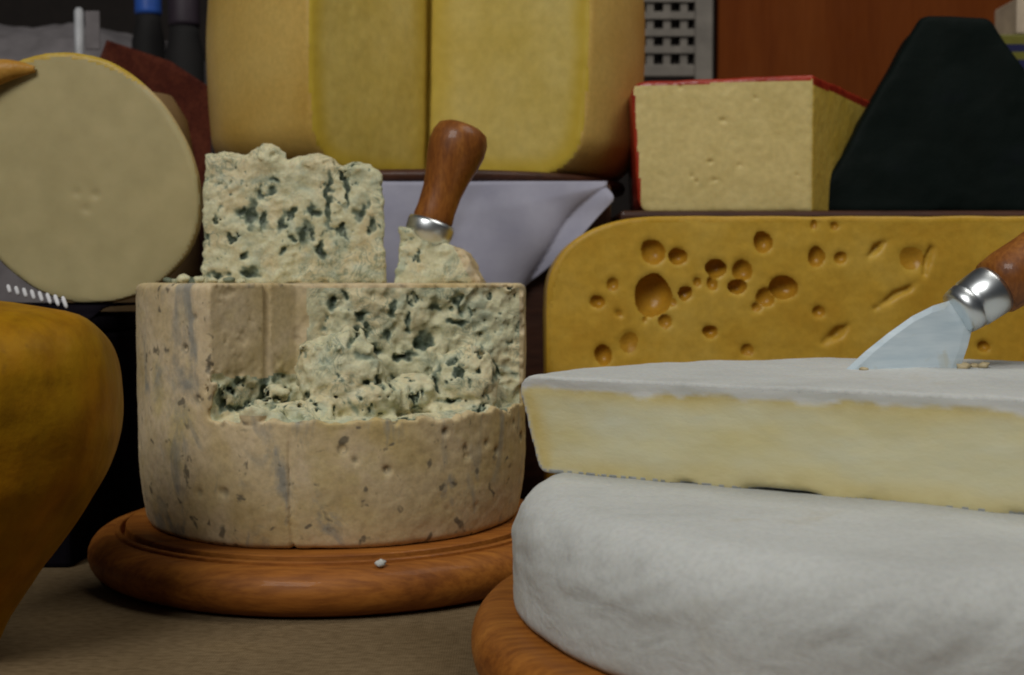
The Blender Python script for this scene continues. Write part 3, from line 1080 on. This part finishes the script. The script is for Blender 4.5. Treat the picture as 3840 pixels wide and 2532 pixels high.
def sw_base(p):
    x = p[:, 0]
    ex, ez_ = np.maximum(SXL + 0.088 - x, 0) / 0.088, np.maximum(p[:, 2] - SZ1 + 0.062, 0) / 0.062
    corner = np.where((ex > 0) & (ez_ > 0), ((ex ** 2.3 + ez_ ** 2.3) ** (1 / 2.3) - 1) * 0.066, np.maximum(SXL - x, p[:, 2] - SZ1))
    f = smax(corner, p[:, 1] - SY1, 0.01)
    f = smax(f, x - 0.43, 0.01)
    return np.maximum(f, 0.0 - p[:, 2])


def sw_holes(p):
    g = np.full(len(p), 1.0)
    p = p + 0.0026 * np.stack([noise(p * 55), noise(p * 55 + 7), noise(p * 55 + 13)], 1)
    for c, r, e in SH:
        d = np.linalg.norm((p - c) * np.array((1.0, 1.0, e)), axis=1) - r
        g = np.minimum(g, d)
    for a, b, r in SLITS:
        a, b = np.array(a), np.array(b)
        ab = b - a
        t_ = np.clip((p - a) @ ab / (ab @ ab), 0, 1)
        d = np.linalg.norm((p - a - t_[:, None] * ab) * np.array((1, 0.6, 1)), axis=1) - r * (0.35 + 1.1 * np.sin(np.pi * t_)) + 0.0022 * noise(p * 130)
        g = np.minimum(g, d)
    return g


def sw_sdf(p):
    f, fr = sw_base(p), SY0 - p[:, 1]
    near = np.abs(np.maximum(f, fr)) < 0.03
    q = p[near]
    f[near] += 0.0012 * fbm(q * 22, 2)
    fr[near] += 0.0010 * fbm(q * np.array((22, 22, 34)), 3) + 0.0004 * noise(q * 150)
    out = smax(f, fr, 0.003)
    out[near] = smax(out[near], -sw_holes(q), 0.0026)
    return out


V, Fq = nets(sw_sdf, (SXL - 0.006, SY0 - 0.004, -0.0045), (0.438, SY1 + 0.006, SZ1 + 0.006), 0.0017)
V[:, 2] = np.maximum(V[:, 2], 0.0003)
cen = face_center(V, Fq)
sh = sw_holes(cen)
lab = np.where(sw_base(cen) > -0.0042 + 0.001 * noise(cen * 60), 1, 0)
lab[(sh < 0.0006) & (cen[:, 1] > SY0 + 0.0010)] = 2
W5 = thing('holey_cheese', (0.23, 0.99, 0.0), 'large golden cheese piece full of round holes behind the white-rind cheeses', 'cheese')
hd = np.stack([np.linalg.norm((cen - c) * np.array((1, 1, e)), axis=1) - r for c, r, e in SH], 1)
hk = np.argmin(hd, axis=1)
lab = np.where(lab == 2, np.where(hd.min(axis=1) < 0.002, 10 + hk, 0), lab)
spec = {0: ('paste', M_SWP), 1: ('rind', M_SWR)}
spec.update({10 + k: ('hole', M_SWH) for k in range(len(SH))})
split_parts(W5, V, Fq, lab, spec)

# ------------------------------------------------------------------ white-rind cheeses
LX, LY, LR, LZ0, LZ1 = 0.188, 0.590, 0.1880, 0.0301, 0.0855


def lb_sdf(p):
    rho = np.hypot(p[:, 0] - LX, p[:, 1] - LY)
    rr_ = np.where(p[:, 2] > (LZ0 + LZ1) / 2, 0.024, 0.006)
    q0, q1 = rho - LR + rr_, np.abs(p[:, 2] - (LZ0 + LZ1) / 2) - (LZ1 - LZ0) / 2 + rr_
    f = np.hypot(np.maximum(q0, 0), np.maximum(q1, 0)) + np.minimum(np.maximum(q0, q1), 0) - rr_
    near = np.abs(f) < 0.012
    q = p[near]
    side = sstep(0.0, 0.02, q0[near])
    f[near] += 0.0016 * fbm(q * np.array((18, 18, 30)), 2) + 0.0022 * side * fbm(q @ np.array(((1, 0, .5), (0, 1, 0), (-.6, 0, 1))).T * np.array((26, 26, 110)) + 4, 2) + 0.0004 * noise(q * 190)
    return np.maximum(f, LZ0 - p[:, 2])


V, Fq = nets(lb_sdf, (LX - 0.194, LY - 0.194, LZ0 - 0.004), (LX + 0.194, LY + 0.194, LZ1 + 0.005), 0.0021)
V[:, 2] = np.maximum(V[:, 2], LZ0)
o = mesh_obj('white_rind_cheese', V, Fq, M_WHITE, loc=(LX, LY, LZ0))
tag(o, 'whole round soft cheese with bloomy white rind, lowest on the brown board', 'cheese')

UA = np.array((0.012, 0.643))
UD = np.array((0.843, -0.538))
UN = np.array((0.538, 0.843))
UR, UZ0 = 0.182, LZ1 - 0.0012
UC = UA + UD * UR
UR = 0.193


def ub_top(p):
    rel = (p[:, :2] - UC) @ UN
    return 0.1335 + 0.022 * rel + 0.0012 * noise(np.c_[p[:, :2] * 25, np.zeros(len(p))])


def ub_base(p):
    rho = np.hypot(p[:, 0] - UC[0], p[:, 1] - UC[1])
    zm = (ub_top(p) + UZ0) / 2
    hh = (ub_top(p) - UZ0) / 2
    r = np.where(p[:, 2] > zm, 0.011, 0.005)
    q0, q1 = rho - UR + 0.33 * np.maximum(0, ub_top(p) - 0.008 - p[:, 2]) + r, np.abs(p[:, 2] - zm) - hh + r
    return np.hypot(np.maximum(q0, 0), np.maximum(q1, 0)) + np.minimum(np.maximum(q0, q1), 0) - r


def ub_cut(p):
    return -((p[:, :2] - UA) @ UN)                     # positive = cut away


def ub_sdf(p):
    f, c = ub_base(p), ub_cut(p)
    near = np.abs(np.maximum(f, c)) < 0.014
    q = p[near]
    f[near] += 0.0012 * fbm(q * 26, 3) + 0.0004 * noise(q * 190)
    along_ = (q[:, :2] - UA) @ UD
    zt = ub_top(q) - q[:, 2]
    c[near] += 0.0018 * fbm(q * np.array((24, 24, 40)), 3) - 0.0016 * sstep(0.0065, 0.002, zt + 0.003 * noise(np.c_[along_ * 60, along_ * 0, along_ * 0])) + 0.0090 * sstep(0.0042, 0.0, q[:, 2] - UZ0) * sstep(0.05, 0.4, fbm(np.c_[along_ * 27, along_ * 0 + 3.3, along_ * 0], 2)) * sstep(0.03, 0.07, along_)
    return np.maximum(smax(f, c, 0.0018), UZ0 - p[:, 2])


V, Fq = nets(ub_sdf, (UC[0] - 0.20, UC[1] - 0.14, UZ0 - 0.004), (UC[0] + 0.20, UC[1] + 0.20, 0.148), 0.0018)
V[:, 2] = np.maximum(V[:, 2], UZ0)
cen = face_center(V, Fq)
zt = ub_top(cen) - cen[:, 2]
al = (cen[:, :2] - UA) @ UD
lab = np.where((ub_cut(cen) > -0.0035) & (ub_base(cen) < -0.0016), 0, 1)
lab[(zt < 0.0022)] = 1
U_ = thing('white_rind_half', (float(UC[0]), float(UC[1]), UZ0), 'half round of creamy white-rind cheese, cut face showing, stacked on a whole one', 'cheese')
vt = ub_top(V)
alv = (V[:, :2] - UA) @ UD
lip = np.maximum(sstep(0.0078, 0.0052, vt - V[:, 2] + 0.0065 * fbm(np.c_[alv * 45, alv * 0, V[:, 2] * 30], 3)), 0.25 * sstep(-0.0042, -0.0022, ub_base(V)) * sstep(0.03, 0.02, alv))
edge = np.maximum(sstep(0.016, 0.004, vt - V[:, 2] + 0.004 * fbm(V * 30, 2)), 0.7 * sstep(0.016, 0.002, V[:, 2] - UZ0 + 0.004 * fbm(V * 30, 2)))
edge = np.maximum(edge, sstep(0.014, 0.002, (V[:, :2] - UA) @ UD + 0.011 - 0.33 * (vt - V[:, 2])))
split_parts(U_, V, Fq, lab, {0: ('paste', M_BRP), 1: ('rind', M_WHITE)}, {'edge': edge, 'lip': lip})

# spade knife in the half round
KY = 0.656
kb = [P(x, y, KY) for x, y in ((3560, 1128), (3500, 1146), (3420, 1186), (3330, 1250), (3245, 1318), (3150, 1405), (3170, 1450), (3300, 1470), (3460, 1472),
                               (3560, 1440), (3600, 1380), (3628, 1300), (3650, 1210), (3625, 1170))]
k2 = thing('cheese_knife', tuple(P(3380, 1400, KY)), 'broad spade-bladed cheese knife stuck in the white-rind half round', 'knife')
f0, f1 = P(3588, 1178, KY), P(3730, 1082, KY + 0.004)
bv, bf = blade_mesh(kb, (0.12, -1, 0.18), 0.0011)
mesh_obj('blade', bv, bf, M_BLADE, k2, smooth=False)
FL = (f1 - f0).length
fe = part_lathe('ferrule', [(0.0095, 0.0), (0.0119, 0.0015), (0.0124, 0.004), (0.0128, 0.3 * FL), (0.0119, 0.36 * FL), (0.0133, 0.42 * FL), (0.0137, 0.9 * FL), (0.0131, 1.0 * FL), (0.0105, 1.02 * FL)], f0, f1, M_STEEL, k2)
h0 = f1
h1 = f1 + (f1 - f0).normalized() * 0.10
ha = part_lathe('handle', [(0.0105, -0.001), (0.0150, 0.001), (0.0158, 0.010), (0.0156, 0.025), (0.0165, 0.05), (0.0178, 0.07), (0.0165, 0.09), (0.009, 0.10)], h0, h1, M_HANDLE, k2)
fe.parent = ha

for k, (x, dy, r) in enumerate(((3612, -0.004, 0.0030), (3655, 0.002, 0.0022), (3690, -0.002, 0.0026), (3240, -0.006, 0.0018))):
    p = P(x, 1385, KY + dy)
    zz_ = float(ub_top(np.array([[p.x, p.y, 0.13]]))[0]) - 0.0012
    crumb((p.x, p.y, zz_), r, 40 + k, 'small cream-coloured shaving pushed up beside the spade knife', M_SHAVE, 'shavings beside the spade knife')

# ------------------------------------------------------------------ ivory half ball
IY = 0.900
ic = P(285, 668, IY)
IRX, IRZ = 0.0865, 0.0885
IZB = 0.1655


def iv_base(p):
    q = (p - np.array((ic.x, IY - 0.004, ic.z))) / np.array((IRX, 0.082, IRZ))
    q[:, 0] += 0.11 * q[:, 2] + 0.03 * np.sin(3 * q[:, 2])
    return (np.linalg.norm(q, axis=1) - 1) * 0.084


def iv_cut(p):
    return IY - 0.03 * (p[:, 0] - ic.x) - p[:, 1]


def iv_sdf(p):
    f, c = iv_base(p), iv_cut(p)
    near = np.abs(np.maximum(f, c)) < 0.02
    q = p[near]
    f[near] += 0.0016 * fbm(q * 18, 3)
    c[near] += 0.0006 * fbm(q * 20, 3)
    g = smax(f, c, 0.004)
    for x, y, r in ((280, 722, 6), (350, 728, 8), (315, 782, 5)):
        cc = np.array(P(x, y, IY - 0.004))
        g[near] = smax(g[near], 0.0042 + r * 6e-5 - np.linalg.norm((q - cc) * np.array((1, 1, 1.2)), axis=1), 0.002)
    return np.maximum(g, IZB - p[:, 2])


V, Fq = nets(iv_sdf, (ic.x - 0.092, IY - 0.008, IZB - 0.004), (ic.x + 0.092, IY + 0.09, ic.z + 0.094), 0.0019)
cen = face_center(V, Fq)
lab = np.where((iv_cut(cen) > -0.004) & (iv_base(cen) < -0.0016 - 0.0030 * sstep(0.05, 0.08, cen[:, 2] - ic.z)), 0, 1)
W6 = thing('ivory_half_ball', (ic.x, IY + 0.03, IZB), 'smooth ivory half ball of cheese with thin yellow rind, cut face outward', 'cheese')
lab[(lab == 1) & (cen[:, 2] > ic.z + 0.064 + 0.004 * noise(cen * 40))] = 2
split_parts(W6, V, Fq, lab, {0: ('paste', M_IVP), 1: ('rind', M_IVR), 2: ('rind_cap', M_IVY)})
# curled flap of rind at its upper edge
Vf, Ff = [], []
n1, n2 = 24, 12
for i in range(n1 + 1):
    s = i / n1
    c = Vector(P(-120, 325, 0.897)).lerp(Vector(P(135, 262, 0.900)), s) + Vector((0, 0, 0.004 * math.sin(s * math.pi)))
    r = 0.0105 * (1 - 0.82 * s ** 1.6)
    for j in range(n2 + 1):
        a = math.radians(70 + 250 * j / n2)
        Vf.append((c.x, c.y - 0.002 + r * math.cos(a) * 0.9, c.z + r * 1.15 * math.sin(a)))
for i in range(n1):
    for j in range(n2):
        a = i * (n2 + 1) + j
        Ff.append((a, a + 1, a + n2 + 2, a + n2 + 1))
fl = mesh_obj('rind_flap', Vf, Ff, M_FLAP, W6)
fl['label'] = 'curled orange-brown flap of rind'
m_ = fl.modifiers.new('thickness', 'SOLIDIFY')
m_.thickness = 0.0018

# black cloth with pale fringe under it
Vc, Fc2 = [], []
n1, n2 = 40, 24
for j in range(n2 + 1):
    for i in range(n1 + 1):
        x = -0.48 + (0.2005) * i / n1
        s = j / n2
        drop = 0.010 * float(sstep(-0.36, -0.28, np.array(x)))
        if s < 0.6:
            y, z = 1.0 - (1.0 - 0.800) * s / 0.6, 0.1650 - 0.0005
        else:
            y, z = 0.7985 - 0.003 * math.sin(40 * x) * (s - 0.6), 0.1645 - (s - 0.6) * 0.06
        fr = max(0, min(1, (0.88 - y) / 0.05))
        z = z - drop * fr - 0.0015 * (1 + math.sin(60 * x)) * fr
        Vc.append((x, y, z))
for j in range(n2):
    for i in range(n1):
        a = j * (n1 + 1) + i
        Fc2.append((a, a + n1 + 1, a + n1 + 2, a + 1))
cl = thing('black_cloth', (-0.39, 0.91, 0.145), 'black cloth with a pale thread fringe under the ivory half ball', 'cloth')
c_ = mesh_obj('cloth_sheet', Vc, Fc2, M_BLACK, cl)
m_ = c_.modifiers.new('thickness', 'SOLIDIFY')
m_.thickness = 0.0012
V, Fc = box((-0.485, 0.802, 0.1452), (-0.2795, 1.02, 0.1572), 0.004)
mesh_obj('padding', V, Fc, M_BLACK, cl)
for k in range(8):
    s = k / 7
    a = Vector(P(30 + 205 * s, 1070 + 44 * s, 0.797))
    b = Vector(P(38 + 212 * s, 1098 + 58 * s, 0.793))
    part_lathe('fringe_thread', [(0.0009, 0.0), (0.0013, 0.2 * (b - a).length), (0.0012, 0.8 * (b - a).length), (0.0006, (b - a).length)], a, b, M_FRINGE, cl, 10)

# ------------------------------------------------------------------ orange-brown cheese
OX, OY = -0.2610, 0.600
pr = []
prof = [(1119, 60), (1121, 150), (1126, 250), (1136, 330), (1152, 400), (1190, 480), (1270, 556), (1370, 596), (1480, 610), (1620, 592), (1800, 530),
        (2000, 412), (2180, 285), (2350, 170), (2440, 130), (2500, 112)]
ys = np.array([q[0] for q in prof][::-1], float)
rs = np.array([q[1] for q in prof][::-1], float)
zs = EYE - (ys - 1060) * OY / FPX
rw = rs * OY / FPX
zz = np.linspace(0.0004, zs[-1], 90)
rr = np.interp(zz, zs, rw)
for _ in range(6):
    rr[1:-1] = (rr[:-2] + 2 * rr[1:-1] + rr[2:]) / 4
V, Fc = lathe(list(zip(rr, zz)) + [(0.002, float(zz[-1]) + 0.0004)], 128)
nn = 0.004 * fbm(V * 16 + 2, 3) + 0.0012 * noise(V * np.array((70, 70, 25)))
rad = np.linalg.norm(V[:, :2], axis=1)
k = np.clip(rad / 0.03, 0, 1)
V[:, :2] *= (1 + nn * k / np.maximum(rad, 0.01))[:, None]
V[:, 2] += np.where(V[:, 2] > 0.1, nn * 0.4, 0)
V[:, 0] += OX
V[:, 1] += OY
o = mesh_obj('orange_rind_cheese', V, Fc, M_ORR, loc=(OX, OY, 0))
tag(o, 'rounded orange-brown rinded cheese narrowing towards its foot on the linen', 'cheese')

# ------------------------------------------------------------------ background things
# brown wooden panel
V, Fc = box((P(2692, 0, 1.78).x, 1.78, 0.0), (0.98, 1.81, 0.75), 0.003)
tag(mesh_obj('wood_screen', V, Fc, M_PANEL, smooth=False, loc=(0.63, 1.79, 0)), 'smooth red-brown wooden panel standing behind the red waxed block', 'panel')

# lattice in a pale frame
LYD = 1.76
x0, x1 = P(2350, 0, LYD).x, P(2672, 0, LYD).x
zb, zt_ = P(0, 290, LYD).z, 0.72
lt = thing('lattice_screen', ((x0 + x1) / 2, LYD, 0.0), 'pale woven lattice screen in a grey frame next to the brown panel', 'screen')
fw = 66 * LYD / FPX
V, Fc = box((x1 - fw, LYD - 0.006, 0.0), (x1, LYD + 0.012, zt_), 0.002)
mesh_obj('frame_post', V, Fc, M_LATTICE, lt, smooth=False)
V, Fc = box((x0 - 0.12, LYD - 0.006, 0.0), (x0 - 0.12 + fw, LYD + 0.012, zt_), 0.002)
mesh_obj('frame_post', V, Fc, M_LATTICE, lt, smooth=False)
V, Fc = box((x0 - 0.12 + fw, LYD - 0.005, zb), (x1 - fw, LYD + 0.010, zb + 46 * LYD / FPX), 0.002)
mesh_obj('frame_rail', V, Fc, M_LATTICE, lt, smooth=False)
V, Fc = box((x0 - 0.12 + fw, LYD + 0.014, zb + 0.002), (x1 - 0.003, LYD + 0.018, zt_))
mesh_obj('backing', V, Fc, M_DARK, lt, smooth=False)
sp, wd = 63 * LYD / FPX, 27 * LYD / FPX
xs_ = x1 - fw - sp * 0.62
z_lo = zb + 70 * LYD / FPX
kx = 0
while xs_ > x0 - 0.10 + fw:
    V, Fc = box((xs_ - wd / 2, LYD + 0.002, zb + 46 * LYD / FPX), (xs_ + wd / 2, LYD + 0.005, zt_))
    mesh_obj('vertical_strip', V, Fc, M_LATTICE, lt, smooth=False)
    xs_ -= sp
zc = z_lo + sp * 0.5
while zc < zt_ - 0.01:
    V, Fc = box((x0 - 0.12 + fw, LYD - 0.0025, zc - wd / 2), (x1 - fw, LYD + 0.001, zc + wd / 2))
    mesh_obj('horizontal_strip', V, Fc, M_LATTICE, lt, smooth=False)
    zc += sp


def obox(name, c, size, rot, mat, label, cat, bevel=0.003, group=None):
    V, Fc = box(-Vector(size) / 2, Vector(size) / 2, bevel)
    o = mesh_obj(name, V, Fc, mat, smooth=False)
    o.location = c
    o.rotation_euler = rot
    return tag(o, label, cat, group)


# slanted red-brown plank behind the ivory half ball
a, b = P(330, 75, 1.36), P(790, 660, 1.16)
mid = (a + b) / 2
Vb, Fb = [], []
for Yo in (0, 0.03):
    for x, y, d in ((330, 330, 1.42), (400, 150, 1.38), (640, 230, 1.30), (790, 330, 1.25), (790, 1050, 1.25), (640, 1050, 1.30), (400, 1050, 1.38), (330, 1050, 1.42)):
        q = P(x, y, d + Yo)
        if y == 1050:
            q.z = 0.0
        Vb.append(tuple(q))
n = 8
Fb = [tuple(range(n)), tuple(range(2 * n - 1, n - 1, -1))] + [((k + 1) % n, k, n + k, n + (k + 1) % n) for k in range(n)]
q = P(550, 1050, 1.34)
tag(mesh_obj('wooden_board', Vb, Fb, M_RED, smooth=False, loc=(q.x, q.y, 0)), 'dark red-brown sloping board between the ivory half ball and the big wheel', 'board')
# tan rind sliver of a cheese behind
q = P(600, 560, 1.10)
V, Fc = lathe([(0.04, 0.0), (0.05, 0.003), (0.056, 0.02), (0.058, 0.12), (0.055, 0.27), (0.046, 0.322), (0.034, 0.342), (0.01, 0.346)], 64)
V = V + np.array((P(498, 560, 1.12).x, 1.12, 0.0))
V[:, :2] += 0.002 * np.c_[fbm(V * 20, 2), fbm(V * 20 + 9, 2)]
tag(mesh_obj('tall_tan_cheese', V, Fc, M_TAN, loc=(P(498, 560, 1.12).x, 1.12, 0.0)), 'tall tan-rinded cheese mostly hidden behind the ivory half ball', 'cheese')

# grey cloth heap at the far left
Vg, Fg = [], []
n1, n2 = 36, 24
for j in range(n2 + 1):
    for i in range(n1 + 1):
        x = -0.86 + 0.44 * i / n1
        y = 1.50 + 0.38 * j / n2
        d = np.array([[x, y, 0.0]])
        z = 0.345 + 0.18 * math.sin(math.pi * min(1, (j / n2) * 0.75)) + 0.035 * float(fbm(d * 9, 3)[0]) - 0.05 * max(0, (x + 0.55) / 0.2)
        if i in (0, n1) or j in (0, n2):
            z = 0.0
        Vg.append((x, y, z))
for j in range(n2):
    for i in range(n1):
        a = j * (n1 + 1) + i
        Fg.append((a, a + 1, a + n1 + 2, a + n1 + 1))
tag(mesh_obj('grey_cloth', Vg, Fg, M_GREY, loc=(-0.64, 1.7, 0)), 'crumpled grey cloth heap in the dim space behind the ivory half ball', 'cloth')
# pale rod
p0 = P(298, 200, 1.42)
rt = thing('table_stand', (p0.x, 1.42, 0.0), 'thin pale grey upright stand behind the ivory half ball', 'stand')
V, Fc = lathe([(0.005, 0.004), (0.0052, 0.2), (0.0052, P(0, 30, 1.42).z - 0.004), (0.003, P(0, 30, 1.42).z)], 20)
mesh_obj('rod', V + np.array((p0.x, 1.42, 0)), Fc, M_ROD, rt)
V, Fc = lathe([(0.04, 0.0), (0.045, 0.002), (0.044, 0.006), (0.012, 0.011), (0.006, 0.02)], 40)
mesh_obj('foot', V + np.array((p0.x, 1.42, 0)), Fc, M_ROD, rt)
V, Fc = box((p0.x + 0.006, 1.421, P(0, 185, 1.42).z), (p0.x + 0.022, 1.424, P(0, 40, 1.42).z), 0.001)
mesh_obj('card', V, Fc, M_GREY, rt, smooth=False)


# jars with lids
def jar(px_, Y, r, ytop, lid, label):
    c = P(px_, 0, Y)
    zt2 = P(0, ytop, Y).z
    j = thing('jar', (c.x, Y, 0.0), label, 'jar')
    V, Fc = lathe([(r * 0.9, 0.0), (r, 0.005), (r, zt2 - 0.06), (r * 0.75, zt2 - 0.035), (r * 0.72, zt2 - 0.025)], 40)
    mesh_obj('body', V + np.array((c.x, Y, 0)), Fc, M_JAR, j)
    V, Fc = lathe([(r * 0.78, zt2 - 0.0248), (r * 0.8, zt2 - 0.02), (r * 0.8, zt2 + 0.02), (r * 0.76, zt2 + 0.025), (r * 0.2, zt2 + 0.026)], 40)
    mesh_obj('lid', V + np.array((c.x, Y, 0)), Fc, lid, j)


jar(555, 1.66, 0.021, -16, M_BLUELID, 'dark jar with a bright blue lid in the shadows left of the big wheel')
jar(690, 1.60, 0.024, 25, M_DIM, 'dark jar with a dull plum lid close to the big notched wheel')

# packets at the far right
pxr = P(3845, 0, 1.50)
for k, (ya, yb, m, lb) in enumerate(((262, 232, M_NAVY, 'thin navy packet at the bottom of the packet pile by the green waxed cheese'),
                                     (231, 203, M_OLIVE, 'olive packet lying on the lowest navy packet'),
                                     (202, 174, M_NAVY, 'navy packet between two olive packets in the pile'),
                                     (173, 143, M_OLIVE, 'olive packet under the pale carton in the pile'))):
    za, zb2 = P(0, ya, 1.5).z, P(0, yb, 1.5).z
    V, Fc = box((0.545, 1.5, za + 0.0002), (0.72, 1.58, zb2 + 0.0046), 0.002)
    tag(mesh_obj('packet', V, Fc, m, smooth=False, loc=(0.63, 1.54, za)), lb, 'packet', 'packets piled on the riser')
za = P(0, 143, 1.5).z + 0.0048
V, Fc = box((P(3814, 0, 1.5).x, 1.5, za), (0.70, 1.57, za + 0.042), 0.002)
tag(mesh_obj('carton', V, Fc, M_PALE, smooth=False, loc=(0.65, 1.53, za)), 'small pale carton on top of the packet pile', 'carton')
zp = P(0, 262, 1.5).z
V, Fc = box((0.54, 1.49, 0.2392), (0.74, 1.60, zp), 0.003)
tag(mesh_obj('dark_crate', V, Fc, M_DARK, smooth=False, loc=(0.64, 1.545, 0.2392)), 'dark crate under the packet pile behind the green waxed cheese', 'crate')
